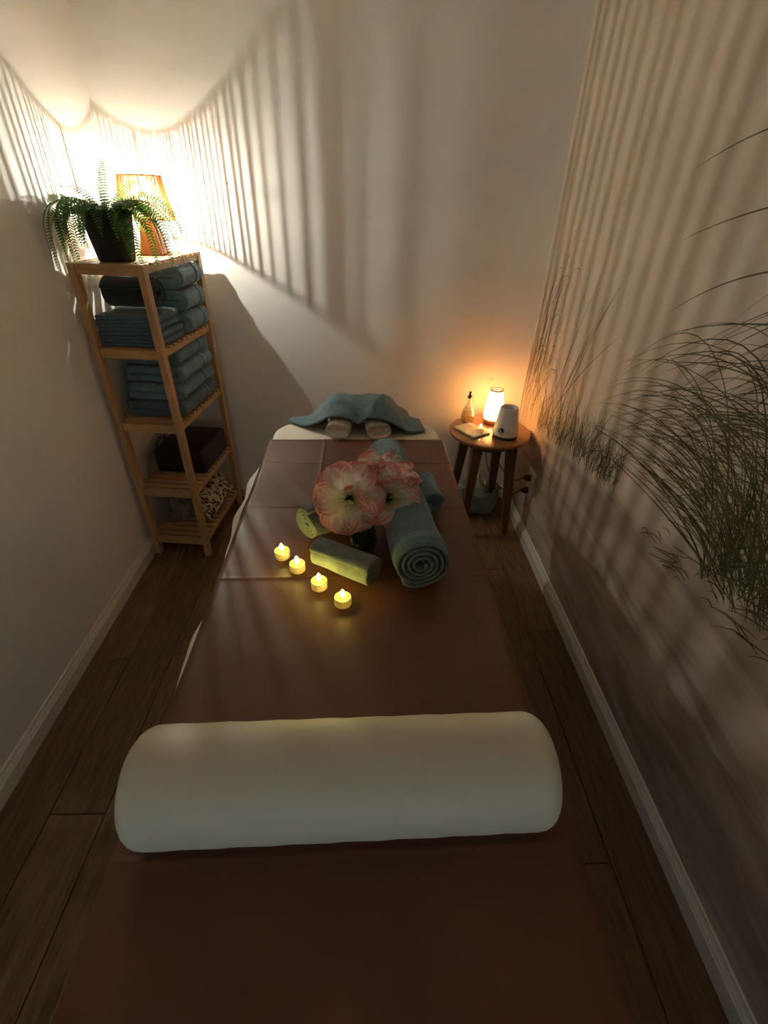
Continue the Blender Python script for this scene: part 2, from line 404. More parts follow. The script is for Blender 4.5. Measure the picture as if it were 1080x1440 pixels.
for b in ((XL, WX0, 0, ZC), (WX1, XR, 0, ZC), (WX0, WX1, 0, WZ0), (WX0, WX1, WZ1, ZC)): add(wf, box(b[0], b[1], YF - .1, YF, b[2], b[3]))
struct(mesh('wall_front', wf, M['paint'], smooth=False))
win = struct(thing('added_window_1', 'added white framed window behind the camera, unseen, for cool fill light', 'window')); del win['category']
wfm = ([], [])
for b in ((WX0, WX0 + .05, WZ0, WZ1), (WX1 - .05, WX1, WZ0, WZ1), (WX0 + .05, WX1 - .05, WZ0, WZ0 + .05), (WX0 + .05, WX1 - .05, WZ1 - .05, WZ1), (-.175, -.125, WZ0 + .05, WZ1 - .05)):
    add(wfm, box(b[0], b[1], YF - .08, YF - .03, b[2], b[3], .004))
mesh('added_window_frame', wfm, M['trim'], win, smooth=False)
for a, b in ((WX0 + .05, -.175), (-.125, WX1 - .05)): mesh('added_pane', box(a, b, YF - .058, YF - .054, WZ0 + .05, WZ1 - .05), M['added_pane'], win, smooth=False)
pl = bpy.data.lights.new('added_window_portal', 'AREA'); pl.shape = 'RECTANGLE'; pl.size = WX1 - WX0; pl.size_y = WZ1 - WZ0; pl.cycles.is_portal = True
po = link(bpy.data.objects.new('added_window_portal', pl)); po.location = ((WX0 + WX1) / 2, YF - .11, (WZ0 + WZ1) / 2); po.rotation_euler = (PI / 2, 0, 0); po.rotation_euler = (-PI / 2, PI, 0)
def baseboard(name, p, q, inward):
    # moulded section: (out from wall, z)
    sec = [(0, 0), (.016, 0), (.016, .052), (.013, .056), (.013, .060), (.009, .066), (.006, .072), (.005, .078), (0, .080)]
    p, q, n = Vector(p), Vector(q), Vector(inward); v = []
    for e in (p, q):
        for o, z in sec: v.append(e + n * o + Vector((0, 0, z)))
    k = len(sec); f = [(i, (i + 1) % k, (i + 1) % k + k, i + k) for i in range(k)] + [tuple(range(k))[::-1], tuple(range(k, 2 * k))]
    return struct(mesh(name, (v, f), M['trim'], smooth=False))
baseboard('baseboard_left', (XL, YF, 0), (XL, YB, 0), (1, 0, 0))
baseboard('baseboard_right', (XR, YF, 0), (XR, YB, 0), (-1, 0, 0))
baseboard('baseboard_back', (XL + .016, YB, 0), (XR - .016, YB, 0), (0, -1, 0))
for px, py, lb in ((320, 258, 'small steel nail in the pale wall near the slatted lamp'), (690, 532, 'small steel nail in the wall above the glowing frosted lamp')):
    p = at_y(px, py, YB)
    v = xf(lathe([(.0012, 0), (.0012, .008), (.003, .008), (.003, .0095)], 10), Matrix.Translation((p.x, YB + .0005, p.z)) @ Matrix.Rotation(PI / 2, 4, 'X'))
    tag(mesh('wall_nail', v, M['nail'], smooth=False), lb, 'nail')

# printed dune grass of the mural, flat on the wall
rg = random.Random(3)
GV, GF, GM = [], [], []
def blade(y0, z0, y1, z1, cy, cz, w, tone, n=12):
    off = XR - rg.uniform(0.0003, 0.0009); b = len(GV)
    for i in range(n + 1):
        t = i / n
        y = (1 - t) ** 2 * y0 + 2 * t * (1 - t) * cy + t * t * y1; z = (1 - t) ** 2 * z0 + 2 * t * (1 - t) * cz + t * t * z1
        dy = 2 * (1 - t) * (cy - y0) + 2 * t * (y1 - cy); dz = 2 * (1 - t) * (cz - z0) + 2 * t * (z1 - cz); l = math.hypot(dy, dz) or 1
        ww = w * (1 - t) ** .6 * (0.45 + 0.55 * min(1, t * 5)) / 2 + 0.00015
        GV.append((off, y - dz / l * ww, z + dy / l * ww)); GV.append((off, y + dz / l * ww, z - dy / l * ww))
    for i in range(n): GF.append((b + 2 * i, b + 2 * i + 1, b + 2 * i + 3, b + 2 * i + 2)); GM.append(tone)
def crest(y): return 0.920 - 0.165 * y
# tall thin reeds by the corner
for k in range(34):
    y0 = rg.uniform(2.16, 2.41); z0 = crest(y0) + rg.uniform(-.04, .1); hgt = rg.uniform(.25, .98) * rg.uniform(.6, 1)
    lean = rg.gauss(-.06, .09); ty = min(2.415, y0 + lean - (0.12 if rg.random() < .3 else 0)); cy = min(2.415, y0 + rg.uniform(-.02, .02))
    blade(y0, z0, ty, z0 + hgt, cy, z0 + hgt * rg.uniform(.5, 1.15), rg.uniform(.002, .0045), rg.choice((0, 1, 1, 2)), 14)
for k in range(26):                      # drooping reeds
    y0 = rg.uniform(2.1, 2.4); z0 = rg.uniform(.6, 1.15); s = rg.uniform(.08, .3)
    blade(y0, z0, y0 - s, z0 + rg.uniform(-.05, .12), y0 - s * .45, z0 + rg.uniform(.15, .35), rg.uniform(.002, .0035), rg.choice((1, 2)), 14)
for y0, z0, y1, z1 in ((1.93, .78, 1.62, 1.33), (1.99, .80, 1.80, 1.32), (1.90, .75, 1.66, 1.28), (1.96, .74, 1.57, 1.14), (1.92, .8, 1.72, 1.2)):
    blade(y0, z0, y1, z1, (y0 + y1) / 2 + .03, (z0 + z1) / 2 + .03, .0045, 0, 14)
for k in range(70):                      # pale tuft at the corner
    y0 = rg.uniform(2.0, 2.3); z0 = crest(y0) + rg.uniform(0, .05); blade(y0, z0, y0 + rg.gauss(0, .05), z0 + rg.uniform(.06, .17), y0 + rg.gauss(0, .02), z0 + .08, .002, 3, 6)
for k in range(230):                     # short clump along the crest
    y0 = rg.uniform(1.32, 2.12); z0 = crest(y0) + rg.uniform(-.015, .045); hgt = rg.uniform(.05, .24) * (1.0 if y0 > 1.5 else .75)
    l = rg.gauss(0, .07); blade(y0, z0, y0 + l, z0 + hgt, y0 + l * .2, z0 + hgt * .7, rg.uniform(.002, .005), rg.choice((0, 0, 1, 2)), 7)
for k in range(270):                     # great tussock arching from the right
    y0 = rg.uniform(.22, .86); z0 = crest(y0) + rg.uniform(-.06, .05); s = rg.choice((-1, 1, 1, 1, 1, 1)) * rg.uniform(.25, .95) * (.75 if y0 > .8 else 1); hh = rg.uniform(.06, .46) * (.7 if y0 > .7 else 1)
    blade(y0, z0, y0 + s, z0 + hh * rg.uniform(.30, .95), y0 + s * rg.uniform(.22, .45), z0 + hh * rg.uniform(1.3, 2.2), rg.uniform(.0024, .0052), rg.choice((0, 0, 0, 1, 1, 2)), 14)
for k in range(80):
    y0 = rg.uniform(.3, .85); z0 = crest(y0) + rg.uniform(-.03, .05); hh = rg.uniform(.08, .34)
    l = rg.gauss(.06, .10); blade(y0, z0, y0 + l, z0 + hh, y0 + l * .3, z0 + hh * .8, rg.uniform(.003, .006), rg.choice((0, 0, 1)), 8)
for y0, z0, y1, z1, cy, cz in ((.75, 1.60, 1.45, 1.57, 1.1, 1.70), (.7, 1.52, 1.40, 1.42, 1.05, 1.55), (.6, 1.36, 1.37, 1.24, 1.0, 1.50), (.55, 1.30, 1.33, 1.20, .95, 1.36),
                               (.5, .9, 1.36, 1.12, .9, 1.36), (.5, .85, 1.43, .97, 1.0, 1.25), (.45, .8, 1.30, 1.16, .85, 1.05), (.5, 1.1, 1.30, 1.13, .9, 1.28), (.4, 1.0, 1.38, 1.04, .9, 1.22)):
    blade(y0, z0, y1, z1, cy, cz, .0062, 1, 20)
for k in range(60):                      # straw lying in the sand
    y0 = rg.uniform(.3, 1.1); z0 = crest(y0) - rg.uniform(0.0, .10); l = rg.uniform(-.14, .14); blade(y0, z0, y0 + l, z0 - l * .35 + rg.uniform(-.02, .02), y0 + l * .5, z0 + .02, .004, rg.choice((0, 1, 2)), 5)
go = mesh('printed_grass', (GV, GF), [M['grass%d' % i] for i in range(4)], wr, smooth=False); go['kind'] = 'stuff'; go['label'] = 'dark dune grass printed on the mural'
go.data.polygons.foreach_set('material_index', GM)

# ------------------------------------------------------------------ massage table, sheet, cover
TBX, ROT = -0.035, math.radians(0.9)
TM = Matrix.Translation((TBX, 0.9, 0)) @ Matrix.Rotation(ROT, 4, 'Z')
HW, Y0, Y1 = 0.318, -0.96, 0.895           # local half width, foot, head
def plan(hw, y0, y1, r0, r1, n=8, step=0.06):
    pts = []
    def arc(cx, cy, r, a0, a1):
        for i in range(n + 1): a = a0 + (a1 - a0) * i / n; pts.append((Vector((cx + r * math.cos(a), cy + r * math.sin(a))), Vector((math.cos(a), math.sin(a)))))
    def seg(p, q, nn):
        k = max(2, int((Vector(q) - Vector(p)).length / step))
        for i in range(1, k): pts.append((Vector(p).lerp(Vector(q), i / k), Vector(nn)))
    arc(hw - r1, y1 - r1, r1, 0, PI / 2); seg((hw - r1, y1), (-hw + r1, y1), (0, 1))
    arc(-hw + r1, y1 - r1, r1, PI / 2, PI); seg((-hw, y1 - r1), (-hw, y0 + r0), (-1, 0))
    arc(-hw + r0, y0 + r0, r0, PI, 1.5 * PI); seg((-hw + r0, y0), (hw - r0, y0), (0, -1))
    arc(hw - r0, y0 + r0, r0, 1.5 * PI, 2 * PI); seg((hw, y0 + r0), (hw, y1 - r1), (1, 0))
    return pts
def shell(pts, prof, close=False):
    """prof: list of (outset, z) or callable(point, normal)->(outset,z)"""
    v, f = [], []; m = len(pts)
    for pr in prof:
        for p, nn in pts:
            o, z = pr(p, nn) if callable(pr) else pr
            v.append(Vector((p.x + nn.x * o, p.y + nn.y * o, z)))
    for k in range(len(prof) - 1):
        for i in range(m): a, b = k * m + i, k * m + (i + 1) % m; f.append((a, a + m, b + m, b))
    f.append(tuple(range(m)))
    if close: f.append(tuple(range((len(prof) - 1) * m, len(prof) * m))[::-1])
    return v, f
mt = thing('massage_table', 'padded massage table under a brown cover and white sheet', 'massage table', (TBX, 0.9, 0), (0, 0, ROT))
ps = plan(HW - .03, Y0 + .03, Y1 - .03, .05, .09)
mesh('padded_top', shell(ps, [(0, .744), (.010, .7425), (.02, .736), (.026, .726), (.026, .700), (.02, .692), (0, .690)], True), M['sheet'], mt)
ps2 = plan(HW - .05, Y0 + .05, Y1 - .05, .05, .09)
mesh('frame_rail', shell(ps2, [(0, .690), (0, .60)], True), M['walnutleg'], mt, smooth=False)
for sx in (-1, 1):
    for yy in (Y0 + .16, Y1 - .20):
        mesh('leg', beam((sx * .235, yy, .0), (sx * .215, yy, .60), .04, .045, .004), M['walnutleg'], mt, smooth=False)
    mesh('brace', beam((sx * .225, Y0 + .16, .30), (sx * .225, Y1 - .20, .31), .02, .03), M['walnutleg'], mt, smooth=False)

def bare(y): return max(math.exp(-((y - .33) / .29) ** 4), .9 * math.exp(-((y + .24) / .11) ** 2))
def sheet_out(depth):
    def fn(p, nn):
        wv = 0.006 * math.sin(p.y * 11 + 1.0) + 0.005 * math.sin(p.y * 23 + p.x * 9) + .005 * math.sin(p.x * 30)
        fl = .030; ex = .030 * bare(p.y) * (1 + .18 * math.sin(p.y * 31)) if nn.x < -.5 else 0
        return (.004 + ex + (fl + wv) * depth, .735 - .30 * depth + .012 * depth * math.sin(p.y * 7 + p.x * 5))
    return fn
ps3 = plan(HW - .03, Y0 + .03, Y1 - .03, .05, .09, step=.03)
v, f = shell(ps3, [(0, .7455), (.012, .7445), (.024, .7375), (.030, .726)] + [lambda p, n, d=d: (sheet_out(d)(p, n)[0] + .026, sheet_out(d)(p, n)[1] - .012) for d in (.04, .08, .14, .3, .5, .75, 1.0)])
sh = tag(mesh('fitted_sheet', xf((v, f), TM), M['sheet']), 'cream white sheet under the brown cover, bare at the head end', 'sheet')

# brown cover: strip across the table, hanging at both sides, ending before the head
def cover():
    v, f = [], []
    creaseY = [(-.62, .0024), (-.055, .0030), (.245, .0026), (.52, .0022)]
    creaseX = [(-.115, .0022), (.175, .0016)]
    tops = sorted([-HW + 2 * HW * i / 44 for i in range(45)] + [c + k * .0035 for c, a in creaseX for k in range(-3, 4)])
    ys = sorted([Y0 + (0.700 - Y0) * i / 110 for i in range(111)] + [c + k * .0035 for c, a in creaseY for k in range(-3, 4)])
    for j, y in enumerate(ys):
        row = []
        def zt(xx):
            z = .7505 + .0007 * noise.noise(Vector((xx * 9, y * 9, 0)))
            for cy, a in creaseY: z += a * math.exp(-((y - cy - .002 * math.sin(xx * 6 + cy * 9)) / .005) ** 2) * (0.35 + .65 * abs(math.sin(xx * 5 + cy * 20)))
            for cx, a in creaseX: z += a * math.exp(-((xx - cx) / .005) ** 2) / (1 + math.exp((.30 - y) / .03))
            z += .0050 * max(0, noise.noise(Vector((xx * 4 + 3, y * 3, 2)))) * (1 if y > -.4 else .2)
            return z
        wl = .5 + .5 * math.sin(y * 8 + .6); wrr = .5 + .5 * math.sin(y * 6.2 + 2.2) * math.cos(y * 15)
        for s, drop, wave, flare in ((-1, .17, wl, .012), (1, .34, wrr, .075)):
            side = []
            if s < 0: drop = .003 + .13 * (1 - bare(y)); flare *= 1 - bare(y)
            for d in (1, .8, .6, .4, .25, .12, .05):
                side.append((s * (HW + (.007 if s > 0 else .007 - .008 * bare(y)) + (flare * .6 + flare * wave) * d ** 1.3 + .004 * min(1, d * 8)), y, .740 - drop * d + .010 * d * math.sin(y * 9)))
            side.append((s * (HW + .003 - (.004 * bare(y) if s < 0 else 0)), y, .7455))
            if s < 0: row += side
            else: rs = side[::-1]
        row += [(xx * (1 - .004), y, zt(xx)) for xx in tops]
        row += rs
        v += [Vector(p) for p in row]; m = len(row)
    for j in range(len(ys) - 1):
        for i in range(m - 1): a = j * m + i; f.append((a, a + 1, a + m + 1, a + m))
    return v, f
cv = tag(mesh('brown_cover', xf(cover(), TM), M['brown']), 'dark brown cloth cover with fold creases spread over the massage table', 'cover')
so = cv.modifiers.new('thickness', 'SOLIDIFY'); so.thickness = .0016; so.offset = -1

# ------------------------------------------------------------------ bolster
def bolster():
    r, L = .0755, .574; n = 48; prof = []
    e = .028
    prof.append((r * .35, -L / 2 - .004)); prof.append((r - e, -L / 2))
    for i in range(1, 7): a = PI / 2 * i / 6; prof.append((r - e + e * math.sin(a), -L / 2 + e - e * math.cos(a)))
    for i in range(1, 22): prof.append((r + .0005 * math.sin(i * 2.1), -L / 2 + e + (L - 2 * e) * i / 22))
    for i in range(0, 7): a = PI / 2 * i / 6; prof.append((r - e + e * math.cos(a), L / 2 - e + e * math.sin(a)))
    prof.append((r * .35, L / 2 + .004))
    v, f = lathe(prof, n)
    out = [Vector((p.z, p.x, max(p.y, -r * .955))) for p in v]
    return out, f
bo = mesh('bolster', bolster(), M['bolster'])
bo.location = (-.031, .345, TOP + .0725); bo.rotation_euler = (0, 0, math.radians(1.6))
tag(bo, 'cream white cylindrical bolster cushion lying across the brown cover', 'bolster')

# ------------------------------------------------------------------ head cushion and towel
def horseshoe():
    path = []
    cx, cy, rx, ry = -.004, 1.745, .068, .075
    path = [Vector((cx - rx - .006, 1.615, 0))] + [Vector((cx - rx, 1.66, 0)), Vector((cx - rx, 1.70, 0))]
    for k in range(0, 13): a = PI - PI * k / 12; path.append(Vector((cx + rx * math.cos(a), 1.73 + ry * math.sin(a), 0)))
    path += [Vector((cx + rx, 1.70, 0)), Vector((cx + rx, 1.66, 0)), Vector((cx + rx + .006, 1.615, 0))]
    v, f = [], []; n = 20; m = len(path)
    secs = [(0, .25), (0, .62), (0, .88)] + [(i, 1.0) for i in range(m)] + [(m - 1, .88), (m - 1, .62), (m - 1, .25)]
    offs = [-.024, -.017, -.006] + [0] * m + [-.006, -.017, -.024]
    for (i, s), o in zip(secs, offs):
        t = (path[min(i + 1, m - 1)] - path[max(i - 1, 0)]).normalized(); b = Vector((-t.y, t.x, 0)); p = path[i] + (t * (-1 if i == m - 1 else 1)) * 0
        ext = (t if i > m / 2 else -t) * (.024 + o) if i in (0, m - 1) else Vector((0, 0, 0))
        for k in range(n):
            a = 2 * PI * k / n; q = math.cos(a), math.sin(a)
            sx = math.copysign(abs(q[0]) ** .75, q[0]); sz = math.copysign(abs(q[1]) ** .75, q[1])
            v.append(p + ext + b * (sx * .045 * s) + Vector((0, 0, .0270 * (1 + sz * s))))
    for i in range(len(secs) - 1):
        for k in range(n): a, b2 = i * n + k, i * n + (k + 1) % n; f.append((a, b2, b2 + n, a + n))
    f.append(tuple(range(n))[::-1]); f.append(tuple(range((len(secs) - 1) * n, len(secs) * n)))
    return v, f
hv, hf = horseshoe()
hc = tag(mesh('face_cushion', ([p + Vector((-.035, .022, TOP - .004)) for p in hv], hf), M['sheet']), 'white horseshoe face cushion under the draped teal towel', 'cushion')

def draped_towel():
    nx, ny = 70, 40; v, f = [], []
    cx = -.039
    for j in range(ny + 1):
        for i in range(nx + 1):
            u, t = -1 + 2 * i / nx, j / ny
            x = cx - .012 + u * .265 * (1 - .10 * t)
            y = 1.632 + .251 * t + .075 * (abs(u) ** 2.2) * (1 - t) * (1.25 if u < 0 else .95) - .03 * u * (1 - t)
            d = abs(x - cx)
            dome = (.062 + .020 * min(1, t * 4)) * (1 / (1 + math.exp((d - .150) / .021)))
            arch = .006 * math.exp(-((d - .07) / .035) ** 2)
            dip = -.018 * math.exp(-(d / .022) ** 2) * (1 - t) ** 6
            back = 1 / (1 + math.exp((y - 1.862) / .014))
            lift = .022 * math.sin(PI * min(1, t * 1.2))
            z = (dome + (arch + dip) * (1 if t < .8 else .3) + lift * (dome / .082)) * back
            fold = .010 * math.exp(-((x - cx - .035 - .12 * t) / .012) ** 2) * dome / .08
            wr = .006 * noise.noise(Vector((x * 22, y * 22, 4))) + .008 * math.sin(x * 60 + y * 20) * math.exp(-((d - .185) / .03) ** 2)
            zz = z + fold + wr * min(1, z / .02)
            if y > 1.778: zz -= 0
            v.append(Vector((x, y, TOP + .001 + max(.0, zz))))
    # the part past the table's end hangs down
    yt = 1.786
    for p in v:
        if p.z < TOP + .012 and p.y > yt: o = p.y - yt; p.z = TOP + .0 - o * .8; p.y = yt + o * .3
    for j in range(ny):
        for i in range(nx): a = j * (nx + 1) + i; f.append((a, a + 1, a + nx + 2, a + nx + 1))
    return v, f
dt = tag(mesh('draped_towel', draped_towel(), M['teal']), 'teal towel draped over the white face cushion at the head end', 'towel')
so = dt.modifiers.new('thickness', 'SOLIDIFY'); so.thickness = .006; so.offset = 1

# ------------------------------------------------------------------ rolled towels on the cover
def rolled(name, label, p, q, r, th, turns, m, band=None, seed=0, squash=1.0, a0=0.0, jit=.003):
    p, q = Vector(p), Vector(q); L = (q - p).length; d = (q - p).normalized()
    xax = Vector((0, 0, 1)).cross(d).normalized() * -1; zax = xax.cross(d)
    if zax.z < 0: zax = -zax; xax = -xax
    R4 = Matrix((xax, d, zax)).transposed().to_4x4()
    t = thing(name, label, 'towel', p, R4.to_euler(), 'rolled towels around the flowers')
    mesh('towel_roll', ribbon(spiral(r, th, turns, squash=squash, a0=a0), th * .94, 0, L, 22, jit, seed), m, t)
    if band:
        for b0, b1 in band:
            v, f = ribbon(spiral(r, th, turns, squash=squash, a0=a0)[:35], th * .94 + .0022, b0, b1, 4, jit, seed, 1.0)
            mesh('woven_band', (v, f), M['tealband'], t)
    return t
rolled('rolled_towel', 'long thick rolled teal towel beside the flowers', (.117, .800, TOP + .0705), (.048, 1.330, TOP + .0705), .070, .0118, 4.4, M['teal'], [(.020, .046)], 1, a0=-2.2)
rolled('rolled_towel', 'short rolled teal towel with ruffled end lying behind the tealights and vase', (-.158, .985, TOP + .050), (-.025, 1.085, TOP + .050), .048, .0095, 3.7, M['sage'], None, 2, a0=1.2, jit=.008)
rolled('rolled_towel', 'small rolled towel tucked against the far side of the long roll', (.182, 1.105, TOP + .036), (.163, 1.235, TOP + .036), .035, .0085, 3.2, M['teal'], None, 4, a0=.2)
rolled('rolled_towel', 'short rolled towel lit yellow by the tealights in front of the vase', (-.122, .893, TOP + .039), (.013, .812, TOP + .039), .038, .008, 3.7, M['sage'], None, 3, a0=.6)

# ------------------------------------------------------------------ tealights
def tealight(loc, label, group, flame, small=1.0):
    t = thing('tealight', label, 'tealight', loc, (0, 0, 0), group)
    k = small
    mesh('candle_cup', lathe([(.0170 * k, 0), (.0185 * k, .0012), (.0187 * k, .019 * k), (.0180 * k, .0205 * k), (.0168 * k, .0205 * k)], 32, True, False), M['candle'], t)
    mesh('wax_top', lathe([(.0168 * k, .0205 * k), (.0120 * k, .0200 * k), (.0050 * k, .0212 * k), (.0046 * k, .0225 * k)], 28, False, True), M['candletop'], t)
    mesh('flame', lathe([(.0030 * k, .0222 * k), (.0052 * k, .0262 * k), (.0056 * k, .0300 * k), (.0044 * k, .0345 * k), (.0024 * k, .0388 * k), (.0006 * k, .0415 * k)], 16), flame, t)
    return t
tl = tealight((0, 0, 0), 'lit white tealight with yellow flame in the diagonal row before the rolled towels', 'tealights in a row on the brown cover', M['flame'])
spots = [(-.2125, .917), (-.169, .868), (-.112, .808), (-.056, .755)]
tl.location = (*spots[0], TOP + .0005)
tl['label'] = 'lit tealight at the end of the diagonal row farthest from the bolster'
for (x, y), lb in zip(spots[1:], ('lit tealight, second in the diagonal row from the end beside the ruffled roll', 'lit tealight, third in the diagonal row, close to the short towel roll', 'lit tealight at the end of the diagonal row closest to the bolster')):
    dup(tl, (x, y, TOP + .0005), label=lb)

# ------------------------------------------------------------------ amaryllis in a vase
VX, VY = -.016, .945
vz = thing('glass_vase', 'squat green glass vase between the rolled towels', 'vase', (VX, VY, TOP + .0005))
VP = [(.020, 0), (.030, .002), (.035, .012), (.037, .035), (.035, .060), (.029, .078), (.027, .086), (.030, .094), (.031, .098)]
mesh('vase_body', lathe(VP + [(r - .003, z) for r, z in VP[::-1][:-1]] + [(.018, .004)], 36, True, True), M['vase'], vz)
mesh('water', lathe([(.016, .0045), (.028, .006), (.0315, .014), (.0335, .035), (.0318, .056)], 32), M['water'], vz)
def petal(L, wid, seed, tip):
    nu, nv = 12, 16; v, f, uv = [], [], []; r = random.Random(seed)
    ph = r.uniform(0, 6); ph2 = r.uniform(0, 6); cur = r.uniform(.8, 1.25)
    for j in range(nv + 1):
        t = j / nv
        rho = .004 + L * (0.12 * t + .88 * t ** 1.35) * .92; ax = L * (.62 * math.sin(min(1, t * 1.15) * PI * .5) - .30 * cur * max(0, t - .5) ** 1.5 * 2)
        ww = wid * ((.16 + .84 * (t / .60) ** .85) if t < .60 else math.sqrt(max(0, 1 - ((t - .60) / .40) ** 2.4)))
        ww = max(ww, .0015)
        for i in range(nu + 1):
            u = -1 + 2 * i / nu
            lx = u * ww; ruf = .010 * math.sin(u * 4.5 + ph + t * 5) * abs(u) ** 1.3 * t + .0060 * math.sin(t * 15 + ph2 + u * 3) * max(abs(u), t) ** 2 * t
            cup = .30 * lx * lx / max(wid, .001) * (1 - .6 * t) + .004 * (1 - abs(u)) ** 4 * -1 * t
            v.append(Vector((rho, lx, ax + cup + ruf))); uv.append((i / nu, t))
    for j in range(nv):
        for i in range(nu): a = j * (nu + 1) + i; f.append((a, a + 1, a + nu + 2, a + nu + 1))
    return v, f, uv
am = thing('amaryllis', 'bunch of white and pink amaryllis blooms standing in the green vase', 'flower', (VX, VY, TOP + .006))
def bloom(center, face, size, seed, roll):
    c = Vector(center) - Vector((VX, VY, TOP + .006)); fz = Vector(face).normalized(); q = fz.to_track_quat('Z', 'Y')
    throat = c - fz * size * .45
    st = mesh('stem', tube(spline([(0.004 * math.cos(seed), .004 * math.sin(seed), 0), (c.x * .15, c.y * .1, .06), (throat.x * .7, throat.y * .7, throat.z * .75), throat], 8), .0042, 8), M['stem'], am)
    b = mesh('bloom', lathe([(.0035, -.004), (.006, .004), (.008, .016), (.0105, .028)], 14, True, False), M['stem'], am)
    b.location = throat; b.rotation_euler = (q @ Matrix.Rotation(roll, 3, 'Z').to_quaternion()).to_euler()
    b['label'] = 'large open bloom, white with pink margins'
    for k in range(6):
        v, f, uv = petal(size * random.uniform(.93, 1.06), size * (.56 if k % 2 == 0 else .47), seed * 10 + k, 0)
        mm = Matrix.Rotation(k * PI / 3 + random.uniform(-.09, .09), 4, 'Z') @ Matrix.Translation((0, 0, .004 * (k % 2)))
        p = mesh('petal', xf((v, f), mm), M['petal'], b, uv=uv)
    stm = ([], [])
    for k in range(7):
        a = -PI / 2 + random.uniform(-.5, .5) + (seed % 3) * .4; e = random.uniform(.007, .014)
        add(stm, tube(spline([(0, 0, .01), (e * .5 * math.cos(a), e * .5 * math.sin(a), size * .4), (e * math.cos(a), e * math.sin(a), size * .72), (e * 1.7 * math.cos(a), e * 1.7 * math.sin(a), size * .90)], 4), .0011, 5))
        add(stm, xf(lathe([(.0006, -.004), (.0018, -.002), (.0018, .002), (.0006, .004)], 8), Matrix.Translation((e * 1.7 * math.cos(a), e * 1.7 * math.sin(a), size * .9)) @ Matrix.Rotation(1.2, 4, 'X')))
    mesh('stamens', stm, M['stamen'], b)
bloom((-.048, .950, TOP + .150), (-.10, -.80, .62), .094, 1, .2)
bloom((.052, .966, TOP + .148), (.22, -.70, .66), .088, 2, .6)
bloom((-.022, 1.035, TOP + .165), (-.35, .25, .9), .080, 3, 0)
bloom((.055, 1.040, TOP + .175), (.30, .10, .95), .088, 4, .3)

# ------------------------------------------------------------------ bamboo shelf
SHC = Vector((-.893, 2.105, 0)); SR = math.radians(-5.5)
SMX = Matrix.Translation(SHC) @ Matrix.Rotation(SR, 4, 'Z')
def sp(x, y, z): return SMX @ Vector((x, y, z))
SW, SD = .275, .50; PS = .026
TIERS = (1.285, .995, .690, .372, .105)
sf = thing('shelf_unit', 'narrow open bamboo shelf unit with five slatted tiers in the corner', 'shelf', SHC, (0, 0, SR))
for sx in (-1, 1):
    for sy in (-1, 1):
        x, y = sx * (SW / 2 - PS / 2), sy * (SD / 2 - PS / 2)
        mesh('post', box(x - PS / 2, x + PS / 2, y - PS * .62, y + PS * .62, 0, 1.285 if True else 0, .0025), M['bamboo'], sf, smooth=False)
slat = None
for z in TIERS:
    zt = z - .0008
    for sy in (-1, 1):
        y = sy * (SD / 2 - .010)
        mesh('end_rail', box(-SW / 2 + PS + .0005, SW / 2 - PS - .0005, y - .009, y + .009, zt - .036, zt, .002), M['bamboox'], sf, smooth=False)
    for sx in (-1, 1):
        x = sx * (SW / 2 - PS / 2)
        mesh('side_rail', box(x - .008, x + .008, -SD / 2 + PS * 1.25, SD / 2 - PS * 1.25, zt - .030, zt - .008, .0015), M['bamboo'], sf, smooth=False)
    n = 11; L = SD - .05
    for k in range(n):
        y = -L / 2 + L * (k + .5) / n
        if slat is None:
            slat = mesh('slat', box(-SW / 2 + .006, SW / 2 - .006, -.014, .014, -.008, 0, .0018), M['bamboox'], sf, smooth=False); slat.location = (0, y, zt)
            continue
        s = slat.copy(); C.objects.link(s); s.location = (0, y, zt)

def folded(label, lx, ly, z, wd, dp, th, layers, m, seed, group, flip=1, band=True, rz=0.0, name='folded_towel'):
    p = sp(lx, ly, z)
    t = thing(name, label, 'towel', p, (0, 0, SR + rz + (PI if flip < 0 else 0)), group)
    path = serp(wd, th, layers)
    mesh('towel_fabric', ribbon(path, th * .97, -dp / 2, dp / 2, 16, .003, seed, .5, 11), m, t)
    if band:
        n0 = 0
        bd = []
        # woven band wrapping the outermost fold
        for k in range(layers - 1):
            if k % 2: continue
            x1 = wd / 2 - th * .5; zc = th * (.5 + k * 1.02) + th * .51; R = th * 1.02 + .0012
            pts = [(x1 - .05, zc - R), (x1 - .025, zc - R)] + [(x1 + R * math.cos(a), zc + R * math.sin(a)) for a in [-PI / 2 + PI * i / 10 for i in range(11)]] + [(x1 - .025, zc + R), (x1 - .05, zc + R)]
            for y0, y1 in ((dp * .18, dp * .18 + .018),):
                mesh('woven_band', ribbon(pts, .0022, y0, y1, 3, .004, seed, 1.0, 11), M['tealband'], t)
    return t
G1 = 'folded towels on the bamboo shelf'
z = TIERS[1]
th = .0410
for k, lb in enumerate(('folded teal towel, lowest of three behind the flat blue stack', 'folded teal towel, middle of three behind the flat blue stack', 'folded teal towel, topmost of three behind the dark roll')):
    folded(lb, .004 + .004 * k, .118 - .004 * k, z + k * .0860 + .001, .246 - .006 * k, .198, th, 2, M['teal'], 10 + k, G1)
for k, lb in enumerate(('folded blue towel, lower of the flat pair under the dark roll', 'folded blue towel, upper of the flat pair under the dark roll')):
    folded(lb, -.002, -.117, z + k * .0575 + .001, .240 - .008 * k, .200, .0135, 4, M['blue'], 20 + k, G1, band=False)
dr = thing('rolled_towel', 'dark green rolled towel on the flat blue stack below the fern', 'towel', sp(-.10, -.105, z + .116 + .062), (0, 0, SR - PI / 2))
mesh('towel_roll', ribbon(spiral(.062, .012, 3.4, squash=.95, a0=.4), .0112, 0, .20, 16, .005, 31), M['dark'], dr)
z = TIERS[2]
